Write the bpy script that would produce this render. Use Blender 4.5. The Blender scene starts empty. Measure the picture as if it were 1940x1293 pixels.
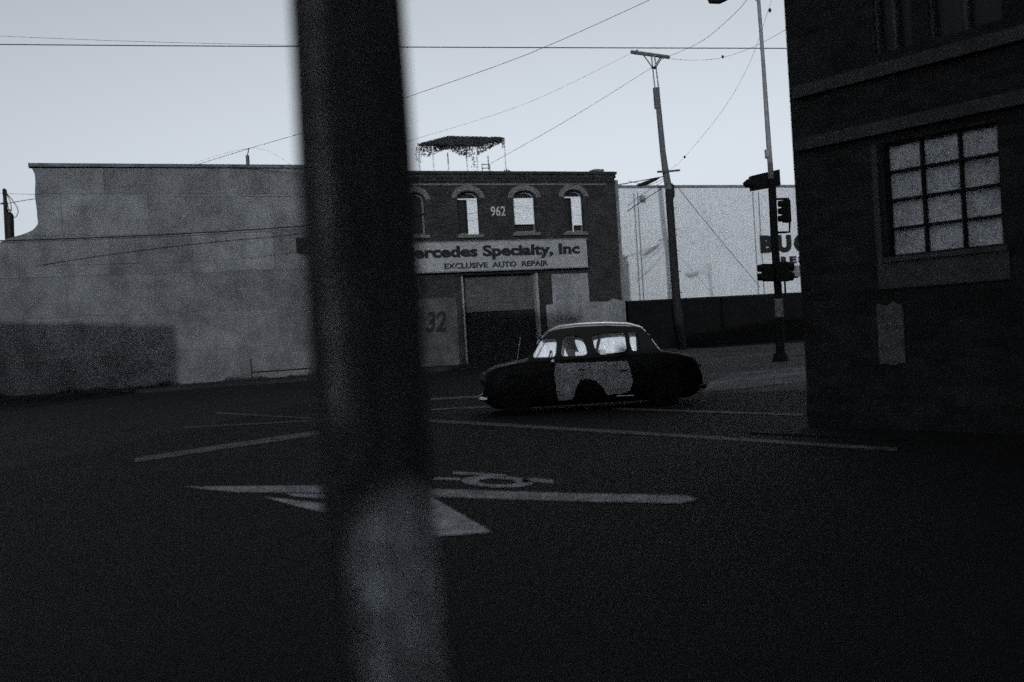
import bpy, bmesh, math, random
from mathutils import Vector, Matrix
R = math.radians
random.seed(7)
sc = bpy.context.scene
C = sc.collection

# ------------------------------------------------------------------ camera
F_PX, CX, CY = 1886.0, 970.0, 646.5
EYE = Vector((0, 0, 1.34))
ROLL, PITCH = R(3.5), -0.0077
fwd = Vector((0, math.cos(PITCH), math.sin(PITCH)))
up0 = Vector((0, -math.sin(PITCH), math.cos(PITCH)))
rt0 = Vector((1, 0, 0))
RT = rt0 * math.cos(ROLL) - up0 * math.sin(ROLL)
UP = rt0 * math.sin(ROLL) + up0 * math.cos(ROLL)
cam = bpy.data.objects.new('camera', bpy.data.cameras.new('camera'))
C.objects.link(cam)
m = Matrix((RT, UP, -fwd)).transposed().to_4x4()
m.translation = EYE
cam.matrix_world = m
cam.data.sensor_width = 36
cam.data.lens = 35
cam.data.clip_start = 0.05
cam.data.clip_end = 3000
cam.data.dof.use_dof = True
cam.data.dof.focus_distance = 24
cam.data.dof.aperture_fstop = 1.05
sc.camera = cam

# ------------------------------------------------------------------ world, sun, exposure
SUN_EL = R(12)
SUNH = Vector((-0.14, -0.990, 0)).normalized()          # towards the sun, behind the camera and to the left
az = math.atan2(SUNH.x, SUNH.y)
w = bpy.data.worlds.new('World'); sc.world = w; w.use_nodes = True
nt = w.node_tree; nt.nodes.clear()
sky = nt.nodes.new('ShaderNodeTexSky'); sky.sky_type = 'NISHITA'; sky.sun_disc = False
sky.sun_elevation = SUN_EL; sky.sun_rotation = az; sky.dust_density = 1.2; sky.air_density = 1.0
hs = nt.nodes.new('ShaderNodeHueSaturation'); hs.inputs['Saturation'].default_value = 0.0
tint = nt.nodes.new('ShaderNodeMix'); tint.data_type = 'RGBA'; tint.blend_type = 'MULTIPLY'
tint.inputs[0].default_value = 1.0; tint.inputs[7].default_value = (0.91, 0.99, 1.085, 1)
bg = nt.nodes.new('ShaderNodeBackground'); bg.inputs[1].default_value = 0.15
wo = nt.nodes.new('ShaderNodeOutputWorld')
nt.links.new(sky.outputs[0], hs.inputs['Color']); nt.links.new(hs.outputs[0], tint.inputs[6])
nt.links.new(tint.outputs[2], bg.inputs[0]); nt.links.new(bg.outputs[0], wo.inputs[0])
sun = bpy.data.objects.new('sun', bpy.data.lights.new('sun', 'SUN')); C.objects.link(sun)
sun.data.energy = 2.1; sun.data.angle = R(0.5); sun.data.color = (0.95, 0.99, 1.03)
sd = Vector((SUNH.x * math.cos(SUN_EL), SUNH.y * math.cos(SUN_EL), math.sin(SUN_EL)))
sun.rotation_euler = sd.to_track_quat('Z', 'Y').to_euler()
sun.location = (0, 0, 40)
sc.view_settings.view_transform = 'Standard'; sc.view_settings.look = 'None'
sc.view_settings.gamma = 1; sc.view_settings.exposure = -0.2
sc.render.engine = 'CYCLES'
sc.cycles.use_denoising = False
sc.cycles.use_adaptive_sampling = True; sc.cycles.adaptive_threshold = 0.05; sc.cycles.adaptive_min_samples = 12
sc.cycles.max_bounces = 5

# ------------------------------------------------------------------ helpers
def ray(px, py):
    return (fwd + RT * ((px - CX) / F_PX) + UP * ((CY - py) / F_PX))
def P(px, py, D):                                        # point at depth D
    return EYE + ray(px, py) * D
def G(px, py, z=0.0):                                    # point on the ground
    d = ray(px, py); return EYE + d * ((z - EYE.z) / d.z)
class Frame:                                             # a vertical plane: local x along it, y into the building
    def __init__(s, o, d):
        s.o = Vector((o[0], o[1], 0)); s.d = Vector((d[0], d[1], 0)).normalized()
        s.n = Vector((-s.d.y, s.d.x, 0)); s.rz = math.atan2(s.d.y, s.d.x)
    def at(s, px, py, off=0.0):
        r = ray(px, py); t = ((s.o - EYE).dot(s.n) + off) / r.dot(s.n)
        p = EYE + r * t; return ((p - s.o).dot(s.d), p.z)

def tag(o, label, cat, group=None):
    o['label'] = label; o['category'] = cat
    if group: o['group'] = group
    return o
def empty(name, loc, rz, label, cat, group=None):
    o = bpy.data.objects.new(name, None); C.objects.link(o); o.location = loc; o.rotation_euler = (0, 0, rz)
    o.empty_display_size = 0.3
    return tag(o, label, cat, group)
def link(name, me, mat, parent=None, smooth=False):
    o = bpy.data.objects.new(name, me); C.objects.link(o)
    if mat: me.materials.clear(); me.materials.append(mat)
    if parent: o.parent = parent
    if smooth:
        for p in me.polygons: p.use_smooth = True
    return o
class MB:
    def __init__(s): s.v = []; s.f = []
    def add(s, vs, fs):
        n = len(s.v); s.v += [tuple(v) for v in vs]; s.f += [tuple(i + n for i in f) for f in fs]; return s
    def box(s, x0, x1, y0, y1, z0, z1):
        return s.add([(x0,y0,z0),(x1,y0,z0),(x1,y1,z0),(x0,y1,z0),(x0,y0,z1),(x1,y0,z1),(x1,y1,z1),(x0,y1,z1)],
                     [(0,3,2,1),(4,5,6,7),(0,1,5,4),(1,2,6,5),(2,3,7,6),(3,0,4,7)])
    def tube(s, pts, r, n=8, cap=True):
        pts = [Vector(p) for p in pts]; k = len(pts)
        rs = r if isinstance(r, (list, tuple)) else [r] * k
        base = len(s.v); prev = None
        for i, p in enumerate(pts):
            t = (pts[min(i+1, k-1)] - pts[max(i-1, 0)]).normalized()
            a = prev if prev is not None else (Vector((1,0,0)) if abs(t.x) < .8 else Vector((0,1,0)))
            u = (a - t * a.dot(t)).normalized(); v = t.cross(u); prev = u
            for j in range(n):
                q = 2*math.pi*j/n; s.v.append(tuple(p + (u*math.cos(q) + v*math.sin(q)) * rs[i]))
        for i in range(k-1):
            for j in range(n):
                a0 = base+i*n+j; a1 = base+i*n+(j+1)%n
                s.f.append((a0, a1, a1+n, a0+n))
        if cap:
            s.f.append(tuple(base+j for j in range(n))[::-1]); s.f.append(tuple(base+(k-1)*n+j for j in range(n)))
        return s
    def build(s, name, mat, parent=None, smooth=False, bevel=0):
        me = bpy.data.meshes.new(name); me.from_pydata(s.v, [], s.f); me.update()
        bm = bmesh.new(); bm.from_mesh(me)
        bmesh.ops.recalc_face_normals(bm, faces=bm.faces)
        if bevel: bmesh.ops.bevel(bm, geom=bm.edges[:], offset=bevel, segments=2, affect='EDGES', profile=.5)
        bm.to_mesh(me); bm.free()
        o = link(name, me, mat, parent, smooth)
        if smooth:
            md = None
            try: me.set_sharp_from_angle(angle=R(40))
            except Exception: pass
        return o
def shape_mesh(loops, y0, y1, name='shape'):             # flat shape with holes in local XZ, between y0 and y1
    cu = bpy.data.curves.new(name, 'CURVE'); cu.dimensions = '2D'; cu.fill_mode = 'BOTH'; cu.extrude = abs(y1-y0)/2
    for lp in loops:
        sp = cu.splines.new('POLY'); sp.points.add(len(lp)-1)
        for i, (x, z) in enumerate(lp): sp.points[i].co = (x, z, 0, 1)
        sp.use_cyclic_u = True
    o = bpy.data.objects.new(name, cu); C.objects.link(o)
    me = bpy.data.meshes.new_from_object(o.evaluated_get(bpy.context.evaluated_depsgraph_get()))
    bpy.data.objects.remove(o); bpy.data.curves.remove(cu)
    ym = (y0+y1)/2
    for v in me.vertices: x, y, z = v.co; v.co = (x, ym - z, y)
    me.name = name
    return me
def shape(name, loops, y0, y1, mat, parent=None):
    return link(name, shape_mesh(loops, y0, y1, name), mat, parent)
def text_mesh(body, x, z, height, width, y0, y1, bold=0.0, shear=0.0, space=1.0):
    cu = bpy.data.curves.new('lettering', 'FONT'); cu.body = body; cu.size = 1; cu.offset = bold; cu.extrude = .1
    cu.space_character = space; cu.resolution_u = 3; cu.shear = shear
    o = bpy.data.objects.new('lettering', cu); C.objects.link(o)
    me = bpy.data.meshes.new_from_object(o.evaluated_get(bpy.context.evaluated_depsgraph_get()))
    bpy.data.objects.remove(o); bpy.data.curves.remove(cu)
    xs = [v.co.x for v in me.vertices]; ys = [v.co.y for v in me.vertices]
    x0, x1 = min(xs), max(xs); h = .72
    for v in me.vertices:
        a, b, c = v.co
        v.co = (x + (a-x0)/(x1-x0)*width, y0 if c > 0 else y1, z + b/h*height)
    return me
def rect(x0, x1, z0, z1): return [(x0,z0),(x1,z0),(x1,z1),(x0,z1)]
def chaikin(lp, n=2):
    for _ in range(n):
        o = []
        for i in range(len(lp)):
            a, b = lp[i], lp[(i+1) % len(lp)]
            o += [(a[0]*.75+b[0]*.25, a[1]*.75+b[1]*.25), (a[0]*.25+b[0]*.75, a[1]*.25+b[1]*.75)]
        lp = o
    return lp

# ------------------------------------------------------------------ materials
def mat(name, col, rough=.8, var=.25, scale=3.0, bump=.2, bscale=None, spec=.1, metal=0.0, speck=0.0, stretch=(1,1,1), coat=0.0):
    M = bpy.data.materials.new(name); M.use_nodes = True; t = M.node_tree; N = t.nodes; L = t.links
    b = N['Principled BSDF']; b.inputs['Roughness'].default_value = rough; b.inputs['Metallic'].default_value = metal
    b.inputs['Specular IOR Level'].default_value = spec
    if coat: b.inputs['Coat Weight'].default_value = coat; b.inputs['Coat Roughness'].default_value = .06
    if not isinstance(col, (tuple, list)): col = (col*.97, col*1.0, col*1.04)
    tc = N.new('ShaderNodeTexCoord'); mp = N.new('ShaderNodeMapping'); mp.inputs['Scale'].default_value = stretch
    L.new(tc.outputs['Object'], mp.inputs[0])
    n1 = N.new('ShaderNodeTexNoise'); n1.inputs['Scale'].default_value = scale; n1.inputs['Detail'].default_value = 6; n1.inputs['Roughness'].default_value = .65
    L.new(mp.outputs[0], n1.inputs['Vector'])
    r = N.new('ShaderNodeMapRange'); r.inputs[1].default_value = .3; r.inputs[2].default_value = .7
    r.inputs[3].default_value = 1-var; r.inputs[4].default_value = 1+var
    L.new(n1.outputs[0], r.inputs[0]); fac = r.outputs[0]
    if speck:
        n2 = N.new('ShaderNodeTexNoise'); n2.inputs['Scale'].default_value = 45; n2.inputs['Detail'].default_value = 2
        L.new(tc.outputs['Object'], n2.inputs['Vector'])
        r2 = N.new('ShaderNodeMapRange'); r2.inputs[1].default_value = .35; r2.inputs[2].default_value = .65
        r2.inputs[3].default_value = 1-speck; r2.inputs[4].default_value = 1+speck
        L.new(n2.outputs[0], r2.inputs[0])
        mu = N.new('ShaderNodeMath'); mu.operation = 'MULTIPLY'; L.new(fac, mu.inputs[0]); L.new(r2.outputs[0], mu.inputs[1]); fac = mu.outputs[0]
    vm = N.new('ShaderNodeVectorMath'); vm.operation = 'SCALE'; vm.inputs[0].default_value = col
    L.new(fac, vm.inputs['Scale']); L.new(vm.outputs[0], b.inputs['Base Color'])
    M['_fac'] = 0
    if bump:
        n3 = N.new('ShaderNodeTexNoise'); n3.inputs['Scale'].default_value = bscale or scale*6; n3.inputs['Detail'].default_value = 4
        L.new(mp.outputs[0], n3.inputs['Vector'])
        bp = N.new('ShaderNodeBump'); bp.inputs['Strength'].default_value = bump; bp.inputs['Distance'].default_value = .02
        L.new(n3.outputs[0], bp.inputs['Height']); L.new(bp.outputs[0], b.inputs['Normal'])
    return M
def brick_mat(name, col, mortar, bw=.22, bh=.075):
    M = bpy.data.materials.new(name); M.use_nodes = True; t = M.node_tree; N = t.nodes; L = t.links
    b = N['Principled BSDF']; b.inputs['Roughness'].default_value = .9; b.inputs['Specular IOR Level'].default_value = .15
    tc = N.new('ShaderNodeTexCoord'); sp = N.new('ShaderNodeSeparateXYZ'); cb = N.new('ShaderNodeCombineXYZ')
    ad = N.new('ShaderNodeMath'); ad.operation = 'ADD'
    L.new(tc.outputs['Object'], sp.inputs[0]); L.new(sp.outputs[0], ad.inputs[0]); L.new(sp.outputs[1], ad.inputs[1])
    L.new(ad.outputs[0], cb.inputs[0]); L.new(sp.outputs[2], cb.inputs[1])
    bt = N.new('ShaderNodeTexBrick'); bt.inputs['Scale'].default_value = 1; bt.inputs['Brick Width'].default_value = bw
    bt.inputs['Row Height'].default_value = bh; bt.inputs['Mortar Size'].default_value = .006
    bt.inputs['Color1'].default_value = (col*.7, col*.72, col*.75, 1); bt.inputs['Color2'].default_value = (col*1.4, col*1.42, col*1.46, 1)
    bt.inputs['Mortar'].default_value = (mortar, mortar, mortar*1.04, 1); bt.inputs['Bias'].default_value = -.1
    L.new(cb.outputs[0], bt.inputs['Vector'])
    n1 = N.new('ShaderNodeTexNoise'); n1.inputs['Scale'].default_value = 1.1; n1.inputs['Detail'].default_value = 8; n1.inputs['Roughness'].default_value = .7
    L.new(tc.outputs['Object'], n1.inputs['Vector'])
    r = N.new('ShaderNodeMapRange'); r.inputs[1].default_value = .3; r.inputs[2].default_value = .7; r.inputs[3].default_value = .55; r.inputs[4].default_value = 1.5
    L.new(n1.outputs[0], r.inputs[0])
    vm = N.new('ShaderNodeVectorMath'); vm.operation = 'SCALE'; L.new(bt.outputs['Color'], vm.inputs[0]); L.new(r.outputs[0], vm.inputs['Scale'])
    L.new(vm.outputs[0], b.inputs['Base Color'])
    bp = N.new('ShaderNodeBump'); bp.inputs['Strength'].default_value = .5; bp.inputs['Distance'].default_value = .01; bp.invert = True
    L.new(bt.outputs['Fac'], bp.inputs['Height']); L.new(bp.outputs[0], b.inputs['Normal'])
    return M
def plaster_mat(name, col):
    """old block wall washed over many times: broad repaint patches, run-down streaks, block courses"""
    M = mat(name, col, .92, .38, .9, .3, 30, .1, speck=.4)
    t = M.node_tree; N = t.nodes; L = t.links; b = N['Principled BSDF']
    src = b.inputs['Base Color'].links[0].from_socket
    tc = N.new('ShaderNodeTexCoord'); mp = N.new('ShaderNodeMapping'); mp.inputs['Scale'].default_value = (1.6, 1.6, .12); L.new(tc.outputs['Object'], mp.inputs[0])
    n = N.new('ShaderNodeTexNoise'); n.inputs['Scale'].default_value = 1.0; n.inputs['Detail'].default_value = 5; L.new(mp.outputs[0], n.inputs[0])
    r = N.new('ShaderNodeMapRange'); r.inputs[1].default_value = .38; r.inputs[2].default_value = .62; r.inputs[3].default_value = .92; r.inputs[4].default_value = 1.05; L.new(n.outputs[0], r.inputs[0])
    sp = N.new('ShaderNodeSeparateXYZ'); cb = N.new('ShaderNodeCombineXYZ'); L.new(tc.outputs['Object'], sp.inputs[0]); L.new(sp.outputs[0], cb.inputs[0]); L.new(sp.outputs[2], cb.inputs[1])
    bt = N.new('ShaderNodeTexBrick'); bt.inputs['Scale'].default_value = 1; bt.inputs['Brick Width'].default_value = 3.1; bt.inputs['Row Height'].default_value = 1.55
    bt.inputs['Mortar Size'].default_value = .012; bt.inputs['Color1'].default_value = (.74,.74,.76,1); bt.inputs['Color2'].default_value = (1.12,1.12,1.12,1); bt.inputs['Mortar'].default_value = (.6,.6,.6,1)
    nw = N.new('ShaderNodeTexNoise'); nw.inputs['Scale'].default_value = .6; L.new(tc.outputs['Object'], nw.inputs[0])
    vv = N.new('ShaderNodeVectorMath'); vv.operation = 'MULTIPLY_ADD'; vv.inputs[1].default_value = (.3,.3,0); L.new(nw.outputs['Color'], vv.inputs[0]); L.new(cb.outputs[0], vv.inputs[2])
    L.new(vv.outputs[0], bt.inputs['Vector'])
    v1 = N.new('ShaderNodeVectorMath'); v1.operation = 'MULTIPLY'; L.new(src, v1.inputs[0]); L.new(bt.outputs[0], v1.inputs[1])
    v2 = N.new('ShaderNodeVectorMath'); v2.operation = 'SCALE'; L.new(v1.outputs[0], v2.inputs[0]); L.new(r.outputs[0], v2.inputs['Scale'])
    L.new(v2.outputs[0], b.inputs['Base Color'])
    return M

M_asph = mat('asphalt', .007, .85, .35, .5, .5, 60, .1, speck=.5)
M_conc = mat('worn_concrete', .012, .9, .45, .6, .3, 30, .1, speck=.3)
M_lot = mat('lot_concrete', .05, .9, .6, .35, .3, 20, .1, speck=.3)
M_kerb = mat('kerb_concrete', .014, .9, .4, 2, .3)
M_paint = mat('road_paint', .19, .8, .65, 4, .3, 40, .2, speck=.6)
M_plaster = plaster_mat('stained_plaster', .10)
M_annex = plaster_mat('dark_plaster', .09)
M_brick = brick_mat('soot_brick', .014, .026)
M_brickr = brick_mat('corner_brick', .014, .016, .3, .1)
M_trim = mat('painted_trim', .1, .8, .3, 3)
M_hood = mat('hood_brick', .075, .9, .4, 12)
M_coping = mat('coping', .07, .9, .4, 2)
M_blind = mat('window_blind', .5, .8, .08, 6, 0)
M_glassd = mat('dark_glass', .008, .35, .1, 3, 0, spec=.25)
M_sign = mat('sign_board', .17, .8, .22, 2.5, .1)
M_ink = mat('sign_ink', .012, .8, .3, 8, 0)
M_num = mat('number_paint', .26, .8, .3, 8, 0)
M_steelL = mat('galvanised', .14, .6, .3, 5, .1)
M_roller = mat('roller_door', .045, .8, .3, 3, .2)
M_pale = plaster_mat('pale_stucco', .14)
M_paled = mat('pale_door', .04, .85, .45, 1.4, .2)
M_black = mat('black_metal', .007, .6, .3, 4, .1)
M_dark = mat('dark_interior', .004, 1, .1, 2, 0, spec=0)
M_wood = mat('creosoted_wood', .012, .9, .4, 6, .5, None, .1, stretch=(1,1,.1))
M_woodsun = mat('sunlit_wood', .06, .9, .4, 6, .4, None, .1, stretch=(1,1,.1))  # paler copy of the pole wood, sunlight put into its colour
M_wire = mat('wire_rubber', .02, .7, .1, 3, 0)
M_white = mat('white_cladding', .42, .75, .06, 1.2, .1, 30, .2, stretch=(1,1,.3))
M_shadew = mat('shade_band_wall', .003, .9, .4, 1.5, .3)
M_leaf = mat('leaves', .03, .8, .5, 8, 0)
M_tyre = mat('tyre', .004, .9, .2, 20, .2)
M_chrome = mat('chrome', .5, .18, .1, 8, 0, metal=1.0)
M_car = mat('black_car_paint', .003, .5, .3, 3, 0, spec=.08)
M_door = mat('pale_car_paint', .17, .55, .35, 7, .05, 20, .3, speck=.3)
M_seat = mat('pale_vinyl', .6, .7, .12, 5, .1)
M_cloth = mat('dark_cloth', .02, .95, .2, 10, .2)
M_skin = mat('skin', .05, .6, .1, 10, 0)
M_hair = mat('hair', .004, .7, .2, 40, .2)

def glass_clear(name):
    M = bpy.data.materials.new(name); M.use_nodes = True; t = M.node_tree; N = t.nodes; L = t.links; N.clear()
    o = N.new('ShaderNodeOutputMaterial'); mx = N.new('ShaderNodeMixShader'); tr = N.new('ShaderNodeBsdfTransparent'); gl = N.new('ShaderNodeBsdfGlossy')
    gl.inputs['Roughness'].default_value = .03; tr.inputs[0].default_value = (.94,.95,.96,1); fr = N.new('ShaderNodeFresnel'); fr.inputs[0].default_value = 1.45
    L.new(fr.outputs[0], mx.inputs[0]); L.new(tr.outputs[0], mx.inputs[1]); L.new(gl.outputs[0], mx.inputs[2]); L.new(mx.outputs[0], o.inputs[0])
    return M
M_glass = glass_clear('clear_glass')
def bright_pane_mat():  # far car panes: window brightness put into a pale glass colour
    M = bpy.data.materials.new('bright_pane'); M.use_nodes = True; t = M.node_tree; N = t.nodes; L = t.links; N.clear()
    o = N.new('ShaderNodeOutputMaterial'); mx = N.new('ShaderNodeMixShader'); a = N.new('ShaderNodeBsdfDiffuse'); b = N.new('ShaderNodeBsdfTranslucent')
    tc = N.new('ShaderNodeTexCoord'); n = N.new('ShaderNodeTexNoise'); n.inputs['Scale'].default_value = 5; n.inputs['Detail'].default_value = 3; L.new(tc.outputs['Object'], n.inputs[0])
    r = N.new('ShaderNodeMapRange'); r.inputs[3].default_value = .75; r.inputs[4].default_value = 1.0; L.new(n.outputs[0], r.inputs[0])
    for s in (a, b): L.new(r.outputs[0], s.inputs[0])
    mx.inputs[0].default_value = .25; L.new(a.outputs[0], mx.inputs[1]); L.new(b.outputs[0], mx.inputs[2]); L.new(mx.outputs[0], o.inputs[0])
    return M
M_brightpane = bright_pane_mat()
# panes of the factory window: sky reflection put into a pale colour
M_skypane = mat('sky_reflection_pane', .38, .5, .45, 1.6, .1, 12, .3, speck=.3)

# ------------------------------------------------------------------ ground
def struct(o): o['kind'] = 'structure'; return o
def sheet(name, pts, z, mt):
    me = bpy.data.meshes.new(name); me.from_pydata([(p[0], p[1], z) for p in pts], [], [tuple(range(len(pts)))]); me.update()
    if me.polygons[0].normal.z < 0: me.flip_normals()
    return link(name, me, mt)
struct(sheet('road', [(-400,-400),(400,-400),(400,600),(-400,600)], 0, M_asph))
FA = Frame((5.1, 46.2), (.928, .373))                    # street front of the brick building
FO = (FA.o.x, FA.o.y, 0)
def world(fr, x, y, z=0): return fr.o + fr.d*x + fr.n*y + Vector((0,0,z))
# far pavement with a real kerb
pv = MB(); pv.box(-46, 1.2, -2.6, .0, -.05, .13)
o = struct(pv.build('pavement', M_conc)); o.location = FO; o.rotation_euler.z = FA.rz
pv = MB(); pv.box(-46, 1.2, -2.75, -2.602, -.05, .14)
o = struct(pv.build('kerb', M_kerb)); o.location = FO; o.rotation_euler.z = FA.rz
struct(sheet('parking_lot', [G(1335,748).xy, G(1560,738).xy, (26,50), (9.5,50), G(1240,660).xy], .004, M_lot))

M_lotsun = mat('sunlit_concrete', .10, .9, .7, .8, .3, 20, .1, speck=.3)
struct(sheet('sunlit_patch', [G(*p).xy for p in [(1336,742),(1345,722),(1400,707),(1470,700),(1540,696),(1545,722),(1460,730),(1400,738)]], .008, M_lotsun))  # paler ground patch, sunlight on the lot put into its colour

# road paint, each mark a thin sheet just over the asphalt
MARKS = []
M_thin = mat('worn_road_paint', .065, .8, .7, 3, .3, 40, .2, speck=.6)
M_faint = mat('rubbed_road_paint', .03, .8, .7, 3, .3, 40, .2, speck=.6)
M_arrow = mat('arrow_paint', .26, .8, .5, 3, .3, 40, .2, speck=.5)
def mark(name, loops, label, n=0):
    v = []; f = []
    for lp in loops:
        b = len(v); v += [tuple(G(x, y)) for x, y in lp]; f.append(tuple(range(b, b+len(lp))))
    v = [(a, b, .006) for a, b, c in v]
    me = bpy.data.meshes.new(name); me.from_pydata(v, [], f); me.update()
    bm = bmesh.new(); bm.from_mesh(me); bmesh.ops.recalc_face_normals(bm, faces=bm.faces)
    for fc in bm.faces:
        if fc.normal.z < 0: fc.normal_flip()
    bm.to_mesh(me); bm.free()
    o = link(name, me, M_faint if 'far side' in label else M_thin if name == 'lane_line' else M_arrow if name == 'road_arrow' else M_paint); o['kind'] = 'structure'; o['label'] = label
def stroke(pts, w):
    lp = [(x, y - w/2) for x, y in pts] + [(x, y + w/2) for x, y in reversed(pts)]
    return lp
mark('lane_line', [stroke([(255,873),(400,851),(610,820)], 9)], 'pale lane line running up to the post')
mark('lane_line', [stroke([(815,798),(1200,821),(1700,853)], 6)], 'long thin lane line right of the post')
mark('lane_line', [stroke([(1160,775),(1520,787)], 4)], 'thin lane line past the car')
mark('lane_line', [stroke([(410,783),(600,794)], 3)], 'faint line on the far side of the road')
mark('lane_line', [stroke([(350,811),(610,797)], 3)], 'faint slanted line on the far side of the road')
mark('lane_line', [stroke([(815,757),(915,752)], 4)], 'short thin line before the garage')
mark('lane_line', [stroke([(815,777),(932,771)], 3)], 'short thin line by the front of the car')
mark('stop_line', [[(350,923),(620,921),(830,928),(1080,936),(1300,940),(1322,947),(1290,955),(1080,951),(830,943),(620,935),(450,934),(380,928)]], 'thick pale line painted across the asphalt')
mark('road_arrow', [[(500,943),(610,955),(700,944),(820,944),(932,1010),(825,1018),(700,1000),(612,972),(560,960)]], 'wide pale arrow head beside the thick line')
mark('road_arrow', [[(540,936),(620,938),(620,947),(560,942)]], 'thin pale wedge beside the arrow head')
def ring(cx, cy, a, b, w, n=24):
    out = []
    for i in range(n):
        q0, q1 = 2*math.pi*i/n, 2*math.pi*(i+1)/n
        ct = lambda q, s: (cx + a*s*math.cos(q), cy + (b*s)*math.sin(q) + .03*a*s*math.cos(q))
        out.append([ct(q0,1), ct(q1,1), ct(q1,w), ct(q0,w)])
    return out
mark('road_symbol', ring(942,914,68,11,.52) + [stroke([(858,897),(900,899),(960,903)], 5), stroke([(990,912),(1012,911),(1048,914)], 7), stroke([(822,908),(872,909)], 4)], 'pale looped symbol painted on the asphalt')

# ------------------------------------------------------------------ plastered warehouse, left
b1 = empty('plaster_warehouse', FO, FA.rz, 'long windowless building with stained plaster wall and flat roof', 'building')
sL = FA.at(66,400)[0]; sM = FA.at(662,400)[0]; TOP = 8.62
H2 = FA.at(60,452)[1]
sl = lambda px, py: FA.at(px, py)
wall = [(sM,.0), (sM,TOP), (sL-.0,TOP-.05)] + [sl(*p) for p in [(65,322),(67,345),(66,372),(69,392),(71,415),(72,424),(68,430),(62,436),(52,441),(38,446),(26,449),(16,452),(0,460)]] + [(sL-4, sl(0,462)[1]), (sL-4,0)]
shape('wall', [wall], 0, 14, M_plaster, b1)
cp = MB(); cp.box(sL-.12, sM-.02, -.09, .35, TOP+.002, TOP+.13); cp.build('coping', M_coping, b1)
# two courses and a crack joint standing slightly proud of the wall
cr = MB()
a = sl(330,372); c = sl(590,364)
cr.box(a[0], c[0], -.03, -.002, a[1]-.03, a[1]+.02)
cr.build('string_course', M_trim, b1)
ltz = sl(473,700); cr = MB(); cr.tube([(sl(474,712)[0], -.05, .14), (sl(474,712)[0], -.05, sl(474,680)[1])], .05); cr.build('standpipe', M_coping, b1)
cr = MB(); z = sl(530,702)[1]; cr.tube([(sl(474,0)[0]*0+sl(474,705)[0], -.05, z), (sl(590,700)[0], -.05, z)], .02); cr.build('pipe', M_black, b1)

# roof pipe with a guy
rp = empty('roof_mast', world(FA, sl(474,318)[0], .6, TOP), 0, 'short dark mast standing on the roof of the plastered building', 'mast')
t = MB(); t.tube([(0,0,0),(0,0,.62)], .075); t.build('mast_tube', M_coping, rp)
t = MB(); t.tube([(0,0,.62),(.09,0,.92)], .02); t.build('mast_tip', M_wire, rp)

# small box sign on the plaster near the post
bs = MB(); a = sl(560,452); c = sl(612,478); bs.box(a[0], c[0], -.28, -.03, c[1], a[1])
o = bs.build('box_sign', M_black, bevel=.02); o.location = FO; o.rotation_euler.z = FA.rz
tag(o, 'small dark box sign fixed to the plaster wall beside the post', 'sign')

# weeds along the foot of the wall
wd = MB()
for i in range(2600):
    x = random.uniform(sL-3, sM); y = -random.random()**1.6*.5 - .02
    cl = .5+.5*math.sin(x*2.1)+.35*math.sin(x*5.3+1)
    h = random.uniform(.03, .14) * max(.25, cl); q = random.uniform(0, 6.28); bw = .03
    wd.add([(x-bw*math.cos(q), y-bw*math.sin(q), .12), (x+bw*math.cos(q), y+bw*math.sin(q), .12), (x+random.uniform(-.1,.1), y+random.uniform(-.06,.06), .12+h*1.6)], [(0,1,2)])
o = wd.build('weeds', M_leaf); o.location = FO; o.rotation_euler.z = FA.rz
tag(o, 'ragged dark weeds growing along the foot of the plaster wall', 'weeds'); o['kind'] = 'stuff'

# ------------------------------------------------------------------ brick building with garage
b2 = empty('brick_building', FO, FA.rz, 'dark two storey brick building with arched upper windows and garage door', 'building')
sR = FA.at(1174,500)[0]
BT = FA.at(1000,326)[1]
s0 = sM + .004
def arch(x0, x1, z0, z1, rise, n=10):
    pts = [(x0,z0),(x1,z0),(x1,z1)]
    for i in range(1, n):
        q = math.pi*i/n; pts.append(((x0+x1)/2+(x1-x0)/2*math.cos(q), z1+rise*math.sin(q)))
    pts.append((x0,z1)); return pts
wins = []
for (xa, xb, yt, yb) in ((768,806,380,446), (868,909,377,445), (974,1016,376,441), (1070,1106,374,440)):
    xm = (xa+xb)/2
    a = FA.at(xa, (yt+yb)/2)[0]; c = FA.at(xb, (yt+yb)/2)[0]
    wins.append((a, c, FA.at(xm, yb)[1], FA.at(xm, yt)[1]))
holes = [arch(a, c, z0, z1, .32) for a, c, z0, z1 in wins]
gx0, gx1 = FA.at(879,620)[0], FA.at(1024,620)[0]; gz = FA.at(950,520)[1]
dx0, dx1 = FA.at(790,640)[0], FA.at(868,640)[0]; dz = FA.at(830,566)[1]
shape('wall', [[(s0,0),(gx0,0),(gx0,gz),(gx1,gz),(gx1,0),(sR,0),(sR,BT-.12),(s0,BT-.12)]] + holes, 0, .42, M_brick, b2)
bk = MB(); bk.box(s0, sR, .424, 15, 0, BT-.35); 
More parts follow.
